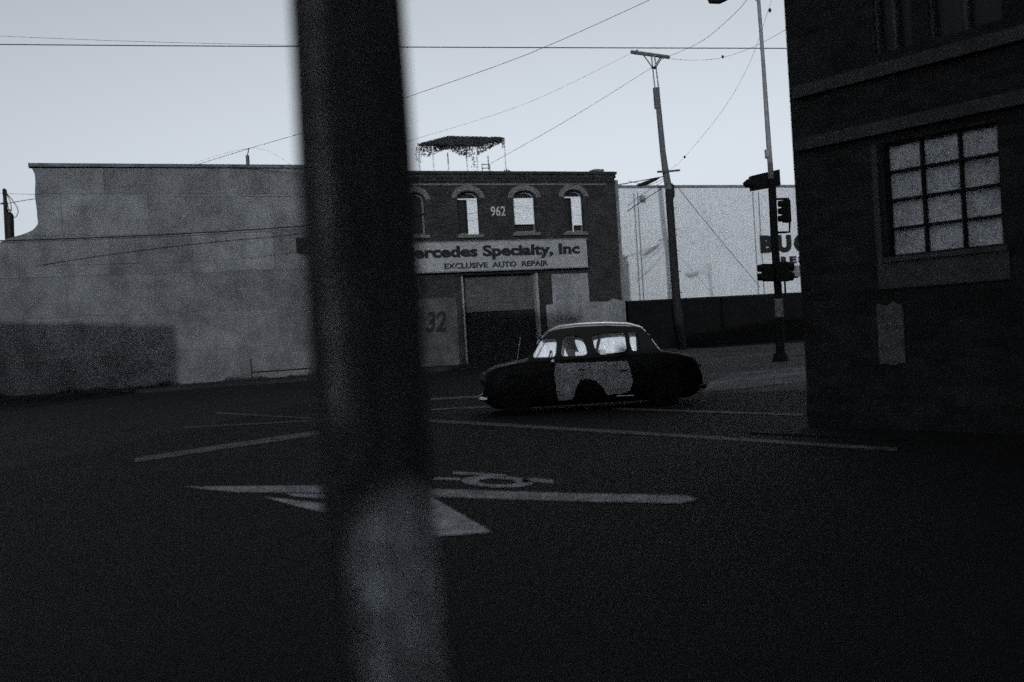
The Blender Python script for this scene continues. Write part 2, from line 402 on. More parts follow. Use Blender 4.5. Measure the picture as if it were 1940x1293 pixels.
# hollow shell behind: sides, back, roof
sh = MB(); sh.box(s0, s0+.3, .424, 15, 0, BT-.4); sh.box(sR-.3, sR, .424, 15, 0, BT-.12); sh.box(s0+.3, sR-.3, 14.7, 15, 0, BT-.12); sh.build('side_wall', M_brick, b2)
sh = MB(); sh.box(s0+.302, sR-.302, .426, 14.69, BT-.75, BT-.55); sh.build('roof', M_coping, b2)
sh = MB(); sh.box(s0+.302, sR-.302, .426, 5, 4.55, 4.7); sh.build('upper_floor', M_dark, b2)
cn = MB(); cn.box(s0, sR+.05, -.16, .5, BT-.118, BT); cn.box(s0, sR+.02, -.08, -.002, BT-.28, BT-.122)
for i in range(58):
    x = s0+.1+i*(sR-s0-.3)/57; cn.box(x, x+.11, -.07, -.002, BT-.45, BT-.282)
cn.build('cornice', M_brick, b2)
cn = MB(); a = FA.at(1123,320)[0]; c = FA.at(1142,320)[0]; cn.box(a, c, -.1, .4, BT+.002, BT+.12); cn.build('coping_block', M_coping, b2)
bc = MB(); z = FA.at(1000,350)[1]; bc.box(s0, sR-.5, -.05, -.002, z-.04, z+.04); bc.build('string_course', M_hood, b2)
for i, (a, c, z0, z1) in enumerate(wins):
    wn = MB(); wn.box(a, c, .30, .32, z0, z1+.33); wo_ = wn.build('window', M_glassd, b2)
    fr = shape('frame', [arch(a+.001, c-.001, z0+.001, z1, .315), arch(a+.07, c-.07, z0+.08, z1, .24)], .2, .28, M_trim if i != 1 else M_trim, wo_)
    # brick hood
    n = 12; cxm = (a+c)/2; ro = (c-a)/2
    outer = [(cxm+(ro+.27)*math.cos(math.pi*k/n), z1+.02+(.32+.25)*math.sin(math.pi*k/n)) for k in range(n+1)]
    inner = [(cxm+(ro+.03)*math.cos(math.pi*k/n), z1+.02+(.34)*math.sin(math.pi*k/n)) for k in range(n, -1, -1)]
    shape('hood', [outer+inner], -.05, -.002, M_hood, wo_)
    sb = MB(); sb.box(a-.12, c+.12, -.12, .2, z0-.14, z0-.003); sb.build('sill', M_hood, wo_)
    bl = MB()
    if i == 1: bl.box((a+c)/2-.02, c-.05, .12, .16, z0+.02, z1+.03); bl.box(a+.02, (a+c)/2-.03, .12, .16, z1-.03, z1+.03)
    if i == 2: bl.box(a+.04, c-.07, .12, .16, z0+.38, z1+.02)
    if i == 3: bl.box((a+c)/2-.06, c-.06, .12, .16, z0+.32, z1+.04); bl.box(a+.03, (a+c)/2-.07, .12, .16, z1-.02, z1+.04); bl.box((a+c)/2-.06, (a+c)/2-.02, .12, .16, z0+.02, z0+.315)
    if i: bl.build('blind', M_blind, wo_)
# garage
gd = MB(); z = FA.at(950,589)[1]
k = 0; zz = gz
while zz > z: gd.box(gx0+.05, gx1-.05, .26+(k%2)*.02, .33, max(z, zz-.11), zz-.004); zz -= .11; k += 1
gd.build('roller_door', M_roller, b2)
for x0, x1 in ((gx0+.001, gx0+.07), (gx1-.12, gx1-.001)):
    g = MB(); g.box(x0, x1, -.05, .24, .13, gz-.002); g.build('door_jamb', M_steelL, b2)
g = MB(); g.box(gx0-.3, gx1+.3, -.1, -.004, gz+.003, gz+.16); g.build('lintel', M_black, b2)
g = MB(); g.box(gx0+.05, gx1-.05, .36, .40, .0, z+.05)
for k in range(1, 5): xx = gx0+(gx1-gx0)*k/5; g.box(xx-.02, xx+.02, .34, .358, .05, z)
g.build('lower_door', mat('dark_lower_door', .011, .85, .4, 2), b2)  # lower door panel, darker than the roller door above
# boarded pale door with painted digits
d = MB(); d.box(dx0, dx1, -.06, -.004, .13, dz); dd = d.build('boarded_door', M_paled, b2)
me = text_mesh('32', FA.at(806,630)[0], FA.at(825,628)[1], .85, .95, -.075, -.062, .03, .2); link('digits', me, M_ink, dd)
# pale stucco infill right of the garage
pts = [FA.at(*p) for p in [(1044,520),(1112,518),(1117,572),(1151,572),(1160,566),(1176,570),(1184,600)]]
x1 = FA.at(1036,600)[0]; zc = FA.at(1036,578)[1]
shape('stucco_infill', [[(x1,.13),(sR-.01,.13),(sR-.01,pts[5][1])] + [pts[4], pts[3], pts[2], pts[1], pts[0], (pts[0][0],zc), (x1,zc)]], -.03, -.003, M_pale, b2)
# pale quoin at the right hand corner
q = MB(); a = FA.at(1176,420)[0]; q.box(sR+.003, sR+.22, .1, .7, 0, FA.at(1180,341)[1]); q.build('corner_pier', M_trim, b2)
# number
me = text_mesh('962', FA.at(930,409)[0], FA.at(944,409)[1], FA.at(944,391)[1]-FA.at(944,409)[1], FA.at(958,400)[0]-FA.at(930,400)[0], -.02, -.002, .012)
nb = link('house_number', me, M_num, b2)
# sign board
sg = empty('shop_sign', FO, FA.rz, 'long weathered white shop sign board above the garage door', 'sign')
a, zt = FA.at(748,462); c, zb = FA.at(1109,505); zt = FA.at(1000,457)[1]; zb = FA.at(1000,510)[1]
g = MB(); g.box(a, c, -.26, -.14, zb, zt); g.build('board', M_sign, sg)
g = MB(); g.box(a-.03, c+.03, -.29, -.262, zb-.05, zb); g.box(a-.03, c+.03, -.29, -.262, zt, zt+.04); g.build('frame', M_trim, sg)
tx0 = FA.at(752,480)[0]; tx1 = FA.at(1094,480)[0]
me = text_mesh('Mercedes Specialty, Inc', tx0, zb+.62, .46, tx1-tx0, -.275, -.262, .045); link('lettering', me, M_ink, sg)
ex0 = FA.at(838,500)[0]; ex1 = FA.at(1034,500)[0]
me = text_mesh('EXCLUSIVE  AUTO  REPAIR', ex0, zb+.11, .235, ex1-ex0, -.275, -.262, .03); link('lettering', me, M_ink, sg)

# roof pergola grown over with a vine, bench and plant pot
pg = empty('roof_pergola', world(FA, 0, 0, 0), FA.rz, 'white posted roof pergola with dark tangled vine on top', 'pergola')
gx = lambda px, py, off=0: FA.at(px, py, off)
fy, by = .8, 4.2
fl = gx(792,278,fy); fr_ = gx(903,277,fy); bl_ = gx(848,261,by); br = gx(955,263,by)
zf = (fl[1]+fr_[1])/2+.02; zbk = (bl_[1]+br[1])/2
ROOF = BT-.55
pp = []
for x, y, zt in ((fl[0],fy,zf),(gx(820,290,fy)[0],fy,zf),(gx(903,290,fy)[0],fy,zf),(gx(848,290,2.4)[0],2.4,zf),(br[0],by,zbk),(gx(924,290,3)[0],3,zf),(gx(897,290,fy)[0]-.08,1.5,zf)):
    t = MB(); t.tube([(x,y,ROOF),(x,y,zt)], .028, 6); t.build('post', M_blind, pg)
bmz = MB(); bmz.tube([(fl[0],fy,zf),(fr_[0],fy,zf)], .035, 6); bmz.tube([(fl[0],fy,zf),(bl_[0],by,zbk)], .035, 6); bmz.tube([(fr_[0],fy,zf),(br[0],by,zbk)], .035, 6); bmz.tube([(bl_[0],by,zbk),(br[0],by,zbk)], .035, 6)
for i in range(9):
    f = i/8; bmz.tube([(fl[0]+(fr_[0]-fl[0])*f,fy,zf),(bl_[0]+(br[0]-bl_[0])*f,by,zbk)], .025, 5)
bmz.build('rafters', M_black, pg)
vn = MB()
def leafc(x, y, z, s):
    q = random.uniform(0, 6.28); t = random.uniform(-1, 1); u = Vector((math.cos(q), math.sin(q), t)).normalized()*s
    v = u.cross(Vector((random.random()-.5, random.random()-.5, random.random()-.5)).normalized())
    p = Vector((x,y,z)); vn.add([p-u, p+v*.6, p+u, p-v*.6], [(0,1,2,3)])
for i in range(7000):
    f, g_ = random.random(), random.random()
    x = (fl[0]+(fr_[0]-fl[0])*f)*(1-g_) + (bl_[0]+(br[0]-bl_[0])*f)*g_; y = fy+(by-fy)*g_; z = zf*(1-g_)+zbk*g_
    leafc(x+random.gauss(0,.03), y, z+.03+random.uniform(-.05,.05), .06)
for i in range(1900):                                     # hanging fringe along the two visible edges
    f = random.random()
    if random.random() < .62: x, y, z = fl[0]+(fr_[0]-fl[0])*f, fy+random.uniform(0,.5), zf; dp = .26+.16*math.sin(f*9)+(.75 if f > .93 else 0)+(.35 if f < .06 else 0)
    else: x, y, z = fr_[0]+(br[0]-fr_[0])*f, fy+(by-fy)*f, zf+(zbk-zf)*f; dp = .3*(1-f)+.12+(.3 if f > .9 else 0)
    leafc(x, y, z-random.random()**1.5*dp, .05)
vn.build('vine', M_leaf, pg)
bn = empty('roof_bench', world(FA, gx(921,320,1.2)[0], 1.2, ROOF), FA.rz, 'small slatted bench on the roof under the pergola', 'bench')
ht = gx(921,311,1.2)[1]-ROOF
t = MB()
for dz_ in (0, -.17): t.box(-.21,.21,0,.03,ht+dz_-.04,ht+dz_)
t.build('backrest', M_steelL, bn)
t = MB(); t.box(-.21,.21,-.35,0,ht-.42,ht-.38); t.build('seat', M_steelL, bn)
for x in (-.2,.17): t = MB(); t.box(x,x+.03,0,.03,0,ht+.0); t.box(x,x+.03,-.34,-.31,0,ht-.42); t.build('leg', M_steelL, bn)
pl = empty('potted_plant', world(FA, gx(960,320,1.4)[0], 1.4, ROOF), 0, 'small spindly potted plant on the brick roof edge', 'plant')
t = MB(); t.tube([(0,0,0),(0,0,.3)], [.11,.15], 10); t.build('pot', M_coping, pl)
vn = MB(); 
for k in range(7):
    q = k*.9; vn.tube([(0,0,.3),(.05*math.cos(q),.05*math.sin(q),.65),(.13*math.cos(q),.13*math.sin(q),.85+.05*(k%3))], .012, 5)
    for j in range(8): leafc(.12*math.cos(q)+random.gauss(0,.03), .12*math.sin(q)+random.gauss(0,.03), .8+random.gauss(0,.06), .04)
vn.build('stems', M_leaf, pl)

# ------------------------------------------------------------------ white clad building and dark wall in front
FW = Frame((P(1190,560,60).x, P(1190,560,60).y), (.93,.367))
b3 = empty('white_warehouse', FW.o, FW.rz, 'tall white clad warehouse with black lettering behind the utility pole', 'building')
WT = FW.at(1300,356)[1]
wx0, wx1 = -3.0, FW.at(1640,400)[0]
cl = MB()
n = int((wx1-wx0)/.3)
pr = []
for i in range(n):
    x = wx0+i*.3
    pr += [(x,0),(x+.03,-.004),(x+.09,-.004),(x+.12,0)]
pr.append((wx0+n*.3, 0))
k = len(pr)
cl.add([(x,y,0) for x,y in pr]+[(x,y,WT) for x,y in pr], [(i,i+1,i+1+k,i+k) for i in range(k-1)])
cl.box(wx0, wx1, .02, 20, 0, WT-.05)
cl.build('cladding', M_white, b3)
g = MB(); g.box(wx0-.05, wx1, -.08, .2, WT+.002, WT+.15); g.build('coping', M_trim, b3)
for px in (1205, 1212, 1430, 1441):
    g = MB(); x = FW.at(px, 450)[0]; g.box(x-.02, x+.02, -.06, -.032, 0, WT-.3); g.build('downpipe', M_trim, b3)
a = FW.at(1440,477); c = FW.at(1440,448); e = FW.at(1534,462)
for k, ch in enumerate('BUC'):
    w3 = (e[0]-a[0])/3; me = text_mesh(ch, a[0]+k*w3, a[1], c[1]-a[1], w3*.84, -.09, -.035, .07); link('letter', me, M_ink, b3)
a = FW.at(1479,499); c = FW.at(1479,487); e = FW.at(1528,493)
for k, ch in enumerate('RES'):
    w3 = (e[0]-a[0])/3; me = text_mesh(ch, a[0]+k*w3, a[1], c[1]-a[1], w3*.78, -.09, -.035, .05); link('letter', me, M_ink, b3)
lm = MB(); x, z = FW.at(1211,377); lm.box(x-.12,x+.16,-.5,-.2,z-.14,z+.14); lm.box(x-.02,x+.02,-.2,-.03,z-.02,z+.02)
o = lm.build('wall_lamp', M_steelL, None, bevel=.02); o.location = FW.o; o.rotation_euler.z = FW.rz
tag(o, 'small square lamp fitting high on the white warehouse wall', 'lamp')

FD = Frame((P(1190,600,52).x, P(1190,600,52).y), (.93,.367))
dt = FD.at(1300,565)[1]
dw = empty('low_wall', FD.o, FD.rz, 'long wall darkened for shade standing in front of the white warehouse', 'wall')
g = MB(); g.box(-2.2, 15, 0, .3, 0, dt-.1); g.build('wall_face', M_shadew, dw)  # wall face near black, the band of shade put into its colour
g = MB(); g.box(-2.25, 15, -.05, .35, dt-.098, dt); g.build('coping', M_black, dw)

# ------------------------------------------------------------------ far left utility pole with transformer
D = 52
up = empty('utility_pole', Vector((P(20,455,D).x, P(20,455,D).y, 0)), 0, 'thin utility pole with hanging cables at the far left roofline', 'pole')
def rel(px, py, D, e): return P(px, py, D) - e.location
t = MB(); t.tube([rel(26,690,D,up), rel(9,366,D,up)], [.13,.1], 8); t.build('pole', M_wood, up)
t = MB(); t.tube([rel(7,358,D,up), rel(9,362,D,up), rel(9,371,D,up)], [.06,.12,.1], 8); t.build('pole_cap', M_black, up)
t = MB(); t.tube([rel(2,386,D,up), rel(14,386,D,up)], .05, 6); t.build('bracket', M_black, up)
for pts in ([(10,366),(17,400)], [(12,366),(20,383),(22,400)], [(12,366),(24,380),(32,392),(35,402),(31,411),(24,413)]):
    t = MB(); t.tube([rel(x,y,D,up) for x,y in pts], .022, 5); t.build('cable', M_wire, up)
tb = empty('transformer', Vector((P(20,430,D).x, P(20,430,D).y, 0)), 0, 'black rounded transformer drum on its own post beside the thin pole', 'transformer')
t = MB(); t.tube([rel(16,402,D,tb), rel(18,400,D,tb)], .1, 8); 
t = MB(); c0 = rel(20,458,D,tb); c1 = rel(18.5,404,D,tb); ax = (c1-c0)
t.tube([c0, c0+ax*.1, c0+ax*.9, c0+ax*.98, c1+ax*.03], [.16,.19,.19,.14,.05], 14); t.build('drum', M_black, tb, True)
t = MB(); t.tube([Vector((c0.x,c0.y,0)), c0+ax*.1], .12, 8); t.build('post', M_wood, tb)
for x in (15.5, 19.5): t = MB(); t.tube([rel(x,404,D,tb), rel(x-.4,397,D,tb)], .035, 6); t.build('bushing', M_black, tb)

# ------------------------------------------------------------------ tall utility pole
D = 50
e = empty('utility_pole', Vector((P(1288,600,D).x, P(1288,600,D).y, 0)), 0, 'tall leaning wooden utility pole with two crossarms before the white warehouse', 'pole')
r_ = lambda x, y, dd=0: P(x, y, D+dd) - e.location
base = r_(1292,640); base.z = 0
t = MB(); t.tube([base, r_(1281,560), r_(1267,360)], [.23,.215,.19], 10); t.build('pole', M_wood, e, True)
t = MB(); t.tube([r_(1267,359.9), r_(1261,326), r_(1256,290), r_(1244,168)], [.189,.165,.15,.13], 10); t.build('upper_pole', M_woodsun, e, True)
t = MB(); t.tube([r_(1246,206), r_(1243,167)], .17, 8); t.build('pole_sleeve', M_woodsun, e)
for a, b in (((1241,170),(1234,106)), ((1248,170),(1240,106))):
    t = MB(); t.tube([r_(*a), r_(*b)], .035, 6); t.build('extension', M_steelL, e)
t = MB(); t.tube([r_(1234,128), r_(1244,130)], .06, 6); t.build('clamp', M_black, e)
t = MB(); a, b = r_(1196,99,-.5), r_(1268,109,.5); dv = (b-a); nrm = Vector((0,0,1)).cross(dv).normalized()*.07
u = Vector((0,0,.075)); t.add([a-nrm-u,a+nrm-u,a+nrm+u,a-nrm+u,b-nrm-u,b+nrm-u,b+nrm+u,b-nrm+u], [(0,1,2,3),(4,7,6,5),(0,4,5,1),(1,5,6,2),(2,6,7,3),(3,7,4,0)]); t.build('crossarm', M_woodsun, e)
for a, b in (((1218,103),(1235,127)), ((1252,107),(1240,127)), ((1255,108),(1243,127))):
    t = MB(); t.tube([r_(*a), r_(*b)], .028, 6); t.build('brace', M_black, e)
for x, y in ((1207,99), (1256,112)):
    t = MB(); t.tube([r_(x,y), r_(x,y-2.5), r_(x,y-5)], [.03,.055,.03], 8); t.build('insulator', M_coping, e)
t = MB(); t.tube([r_(1246,326,-.6), r_(1268,325), r_(1287,323,.6)], .06, 6); t.build('crossarm', M_woodsun, e)
t = MB(); t.tube([r_(1272,348), r_(1273,352), r_(1274,372), r_(1273,378)], [.05,.12,.12,.06], 8); t.build('junction_box', M_black, e)
t = MB(); t.tube([r_(1262,334), r_(1264,347), r_(1269,352)], .05, 6); t.build('junction_box', M_black, e)
for i in range(9):
    y = 395+i*20; x = 1270+(y-360)*.075; s = -1 if i % 2 else 1
    t = MB(); t.tube([r_(x,y), r_(x+8.5*s,y-.5*s)], .018, 5); t.build('climbing_step', M_black, e)

# ------------------------------------------------------------------ wires
def wire(pts, D0, D1, r, label, n=24):
    # Catmull-Rom through the given sight points, each at its own real distance
    k = len(pts); q = []
    ps = [P(x, y, D0+(D1-D0)*i/(k-1)) for i, (x, y) in enumerate(pts)]
    for i in range(k-1):
        p0, p1, p2, p3 = ps[max(i-1,0)], ps[i], ps[i+1], ps[min(i+2,k-1)]
        m_ = max(2, n//(k-1))
        for j in range(m_):
            t_ = j/m_; q.append(.5*((2*p1)+(p2-p0)*t_+(2*p0-5*p1+4*p2-p3)*t_*t_+(3*p1-p0-3*p2+p3)*t_**3))
    q.append(ps[-1])
    o = MB().tube(q, r, 5).build('overhead_wire', M_wire); tag(o, label, 'wire', 'overhead wires')
wire([(-60,84),(300,87),(760,89.5),(1150,91),(1500,92),(1620,92)], 30, 30, .016, 'long level black wire crossing the whole sky')
wire([(-60,66),(200,77),(450,84),(700,89)], 31, 31, .006, 'faint thin wire just above the long level wire at left')
wire([(290,338),(475,281),(620,238),(770,185),(1000,103),(1240,-4)], 40, 30, .009, 'long slanting wire rising from the plaster roof past the post')
wire([(700,290),(780,266),(1000,195),(1200,99)], 44, 50, .006, 'thin wire rising to the left end of the upper crossarm')
wire([(930,310),(1080,225),(1234,129)], 46, 50, .010, 'straight wire from the brick roof to the upper pole clamp')
wire([(1266,108),(1330,78),(1390,28),(1420,-6)], 50, 32, .010, 'dark wire climbing right from the upper crossarm')
wire([(1267,111),(1310,114.5),(1365,110),(1430,88),(1500,50)], 50, 34, .007, 'sagging wire with a small tag right of the upper crossarm')
wire([(1268,322),(1297,298),(1370,208),(1420,120),(1452,30),(1462,0)], 50, 34, .006, 'faint curved wire rising from the lower crossarm')
wire([(-40,458),(150,452),(350,443),(570,429),(740,410),(890,398),(1010,378),(1180,349),(1262,334)], 34, 50, .024, 'thick dark service cable sagging across the house fronts')
wire([(-40,462),(350,447),(575,434),(760,420),(900,404)], 34.2, 43, .010, 'thin second cable beneath the thick service cable')
wire([(1262,336),(1230,350),(1190,343)], 50, 47, .012, 'short thin cable from pole to brick building corner')
wire([(1188,401),(1225,376),(1250,360),(1266,345)], 47, 50, .02, 'dark drop cable bending from the pole to the brick corner')
wire([(1188,392),(1215,370),(1262,340)], 47, 50, .012, 'upper drop cable between pole and brick corner')
wire([(1284,355),(1340,425),(1440,545)], 50, 52, .016, 'straight guy wire slanting down across the white wall')
wire([(330,322),(478,281),(560,318)], 40, 40, .004, 'hair thin stay wire over the roof mast')
wire([(-20,366),(66,369)], 52, 42, .008, 'upper thin cable from the far left pole')
wire([(-20,388),(12,386),(35,382),(66,377)], 52, 42, .016, 'lower twisted cable from the far left pole')
t = MB(); t.tube([P(1206,357-6,48.3), P(1212,351,48.5), P(1225,347,48.9), P(1243,340,49.4), P(1250,337,49.6)], [.02,.08,.11,.07,.02], 8)
tag(t.build('cable_splice', M_black), 'fat dark splice case slung on the service cable', 'cable splice')
for x, y, D_, l in ((1369,108,42,'tiny tag on the sagging wire'), (1297,298,48.5,'tiny ball on the faint curved wire low near the pole'), (1458.5,20,34.5,'tiny ball on the faint curved wire near the top')):
    t = MB(); c0 = P(x, y, D_); t.tube([c0+Vector((0,0,-.07)), c0+Vector((0,0,-.04)), c0+Vector((0,0,.04)), c0+Vector((0,0,.07))], [.02,.05,.05,.02], 8)
    tag(t.build('wire_tag', M_black), l, 'wire tag')

# ------------------------------------------------------------------ signal pole with street lamp
D = 30
e = empty('signal_pole', Vector((P(1477,680,D).x, P(1477,680,D).y, 0)), 0, 'tall street pole carrying signals and a street lamp', 'pole')
r_ = lambda x, y, dd=0: P(x, y, D+dd) - e.location
base = r_(1479,690); base.z = 0
t = MB(); t.tube([base, r_(1477,601)], [.14,.128], 12); t.build('pole_base', M_black, e, True)
t = MB(); t.tube([r_(1477,600.7), r_(1475,566)], [.13,.128], 12); t.build('pole_band', M_steelL, e, True)
t = MB(); t.tube([r_(1475,565.5), r_(1467,450), r_(1462,340)], [.12,.12,.12], 12); t.build('pole', M_black, e, True)
t = MB(); t.tube([r_(1461,339), r_(1454,240), r_(1446,120), r_(1437,0), r_(1433,-60)], [.085,.075,.06,.055,.05], 12); t.build('pole_shaft', M_steelL, e, True)
t = MB(); t.tube([r_(1455,284), r_(1456,300)], .11, 8); t.build('collar', M_steelL, e)
t = MB(); t.tube([base+Vector((0,0,0)), base+Vector((0,0,.25))], [.26,.2], 12); t.build('footing', M_black, e)
t = MB(); t.tube([r_(1437,4), r_(1430,-3), r_(1418,-18), r_(1385,-22)], .035, 6); t.build('lamp_arm', M_steelL, e)
t = MB(); t.tube([r_(1341,-6), r_(1346,0), r_(1362,0), r_(1382,-8), r_(1392,-20)], [.05,.12,.13,.11,.06], 12); t.build('lamp_head', M_black, e, True)
# hooded box sign near the top of the thick part
t = MB(); a0, b0, c0, d0 = r_(1422,334), r_(1477,321), r_(1479,351), r_(1425,361)
dy = Vector((0,.28,0)); t.add([a0,b0,c0,d0,a0+dy,b0+dy,c0+dy,d0+dy], [(0,1,2,3),(4,7,6,5),(0,4,5,1),(1,5,6,2),(2,6,7,3),(3,7,4,0)]); t.build('sign_box', M_black, e)
t = MB(); t.tube([r_(1411,352), r_(1416,348), r_(1426,350)], [.1,.13,.14], 10); t.build('visor', M_black, e, True)
t = MB(); t.tube([r_(1464,378), r_(1494,377), r_(1495,382)], .035, 6); t.build('bracket', M_black, e)
t = MB(); t.tube([r_(1496,420), r_(1496,440), r_(1474,441)], .035, 6); t.build('bracket', M_black, e)
def signal(x, y0, y1, D_, label, face=-1, lens=3, w=10):
    s = empty('traffic_signal', P(x, y1, D_), 0, label, 'traffic signal', 'traffic signals on the street pole')
    q = lambda a, b, dd=0: P(a, b, D_+dd) - s.location
    t = MB(); a0, b0, c0, d0 = q(x-w*.1,y0), q(x+w,y0), q(x+w+2,y1), q(x+1,y1); dy = Vector((0,.26,0))
    t.add([a0,b0,c0,d0,a0+dy,b0+dy,c0+dy,d0+dy], [(0,1,2,3),(4,7,6,5),(0,4,5,1),(1,5,6,2),(2,6,7,3),(3,7,4,0)]); t.build('housing', M_black, s, bevel=.02)
    for i in range(lens):
        yy = y0+(y1-y0)*(i+.5)/lens; hh = (y1-y0)/lens*.5
        xx = x-w*.1 if face < 0 else x+w
        c1 = q(xx+face*(-1), yy, .13); c2 = q(xx+face*9, yy+1, .13); rr = hh/F_PX*D_*.92
        t = MB(); t.tube([c1, c2], [rr, rr*.9], 12, False); t.build('visor', M_black, s)
        t = MB(); t.tube([c1+Vector((.01*face,0,0)), c1+Vector((.03*face,0,0))], rr*.85, 12); t.build('lens', M_glassd, s)
    return s
signal(1485, 379, 421, D-.05, 'upper traffic signal hanging from bracket right of the pole', -1, 3, 13)
signal(1447, 500, 533, D-.3, 'traffic signal low at left side of the street pole', -1, 2, 19)
signal(1472, 496, 533, D-.35, 'traffic signal low at right of the street pole, touching the pale box', 1, 2, 22)
pb = MB(); a0 = P(1498,504,D-.2); c0 = P(1517,524,D-.2); pb.box(a0.x, c0.x, a0.y, a0.y+.25, c0.z, a0.z)
tag(pb.build('crossing_signal', M_blind, bevel=.015), 'pale square crossing signal box beside the low traffic signals', 'crossing signal')
t = MB(); t.tube([r_(1487,534,-.2), r_(1488,566,-.2)], .03, 6); t.build('conduit', M_black, e)
t = MB(); t.tube([r_(1470,528,-.1), r_(1512,524,-.1)], .05, 6); t.build('bracket', M_black, e)

# ------------------------------------------------------------------ dark corner building, right
FR = Frame((P(1518,560,11.9).x, P(1518,560,11.9).y), (.63,-.77))
b4 = empty('corner_building', FR.o, FR.rz, 'dark brick factory corner building with small paned window', 'building')
q = lambda x, y, off=0: FR.at(x, y, off)
wl, zt_ = q(1678,380)[0], q(1780,252)[1]; wr = q(1898,380)[0]; zb_ = q(1780,478)[1]
ux = [(q(1656,60)[0], q(1728,60)[0]), (q(1760,60)[0], q(1900,60)[0])]
z1 = q(1640,130)[1]+.12
RH = 9.5; RL = 11
hl = [rect(wl, wr, zb_, zt_)] + [rect(a, c, z1, z1+1.4) for a, c in ux]
shape('wall', [rect(0, RL, 0, RH)] + hl, 0, .35, M_brickr, b4)
g = MB(); g.box(0, .3, .352, 9, 0, RH); g.box(RL-.3, RL, .352, 9, 0, RH); g.box(.3, RL-.3, 8.7, 9, 0, RH); g.build('side_wall', M_brickr, b4)
g = MB(); g.box(.302, RL-.302, .354, 8.69, RH-.4, RH-.2); g.build('roof', M_coping, b4)
led = mat('ledge_stone', .042, .9, .3, 2)
for (xa, ya, xb, yb, h) in ((1523,275,1640,246,.14), (1518,175,1640,140,.14)):
    zz = q(xa, ya)[1]; g = MB(); g.box(.08, RL, -.07, -.003, zz-h/2, zz+h/2); g.build('ledge', led, b4)
pan = mat('painted_panel', .05, .9, .3, 3)
g = MB(); g.box(wl-.13, wr+.05, -.03, -.003, q(1780,540)[1], zb_-.06); g.build('apron_panel', pan, b4)
g = MB(); g.box(wl-.13, wl-.06, -.03, -.003, zb_-.057, q(1670,275)[1]); g.build('pilaster', pan, b4)
wn = MB(); wn.box(wl, wr, .1, .115, zb_, zt_); wo_ = wn.build('window', M_skypane, b4)
fr = MB(); W = wr-wl; Hh = zt_-zb_; bw = .012
for i in range(4):
    x = wl+W*i/3; x = min(max(x, wl+bw), wr-bw); fr.box(x-bw, x+bw, .03, .098, zb_, zt_)
for i in range(5):
    z = zb_+Hh*i/4; z = min(max(z, zb_+bw), zt_-bw); fr.box(wl, wr, .035, .093, z-bw, z+bw)
fr.build('muntins', M_black, wo_)
g = MB(); g.box(wl-.05, wr+.05, -.06, .1, zb_-.055, zb_-.002); g.build('sill', pan, wo_)
for a, c in ux:
    g = MB(); g.box(a, c, .12, .13, z1, z1+1.4); ww = g.build('window', M_glassd, b4)
    g = MB(); g.box(a, a+.03, .04, .118, z1, z1+1.4); g.box((a+c)/2-.02, (a+c)/2+.02, .04, .118, z1, z1+1.4); g.build('frame', pan, ww)
g = MB(); g.box(.02, RL, -.05, -.003, 0, .35); g.build('plinth', M_brickr, b4)
po = MB(); a = q(1664,630)[0]; c = q(1714,630)[0]; zt2 = q(1690,572)[1]; zb2 = q(1690,690)[1]
n = 12; pts = []
for i in range(n+1):
    f = i/n; pts.append((a+(c-a)*f, zt2-.04*abs(math.sin(f*5))))
for i in range(n, -1, -1):
    f = i/n; pts.append((a+(c-a)*f, zb2+.012*math.sin(f*9)))
pstr = mat('faded_poster', .075, .9, .6, 9, .1)
o = shape('wall_poster', [chaikin(pts,1)], -.012, -.004, pstr); o.location = FR.o; o.rotation_euler.z = FR.rz
tag(o, 'torn faded paper poster pasted on the dark corner wall', 'poster')
g = MB(); g.box(-.25, RL, -.8, 0, -.05, .02); o = struct(g.build('pavement', M_asph)); o.location = FR.o; o.rotation_euler.z = FR.rz

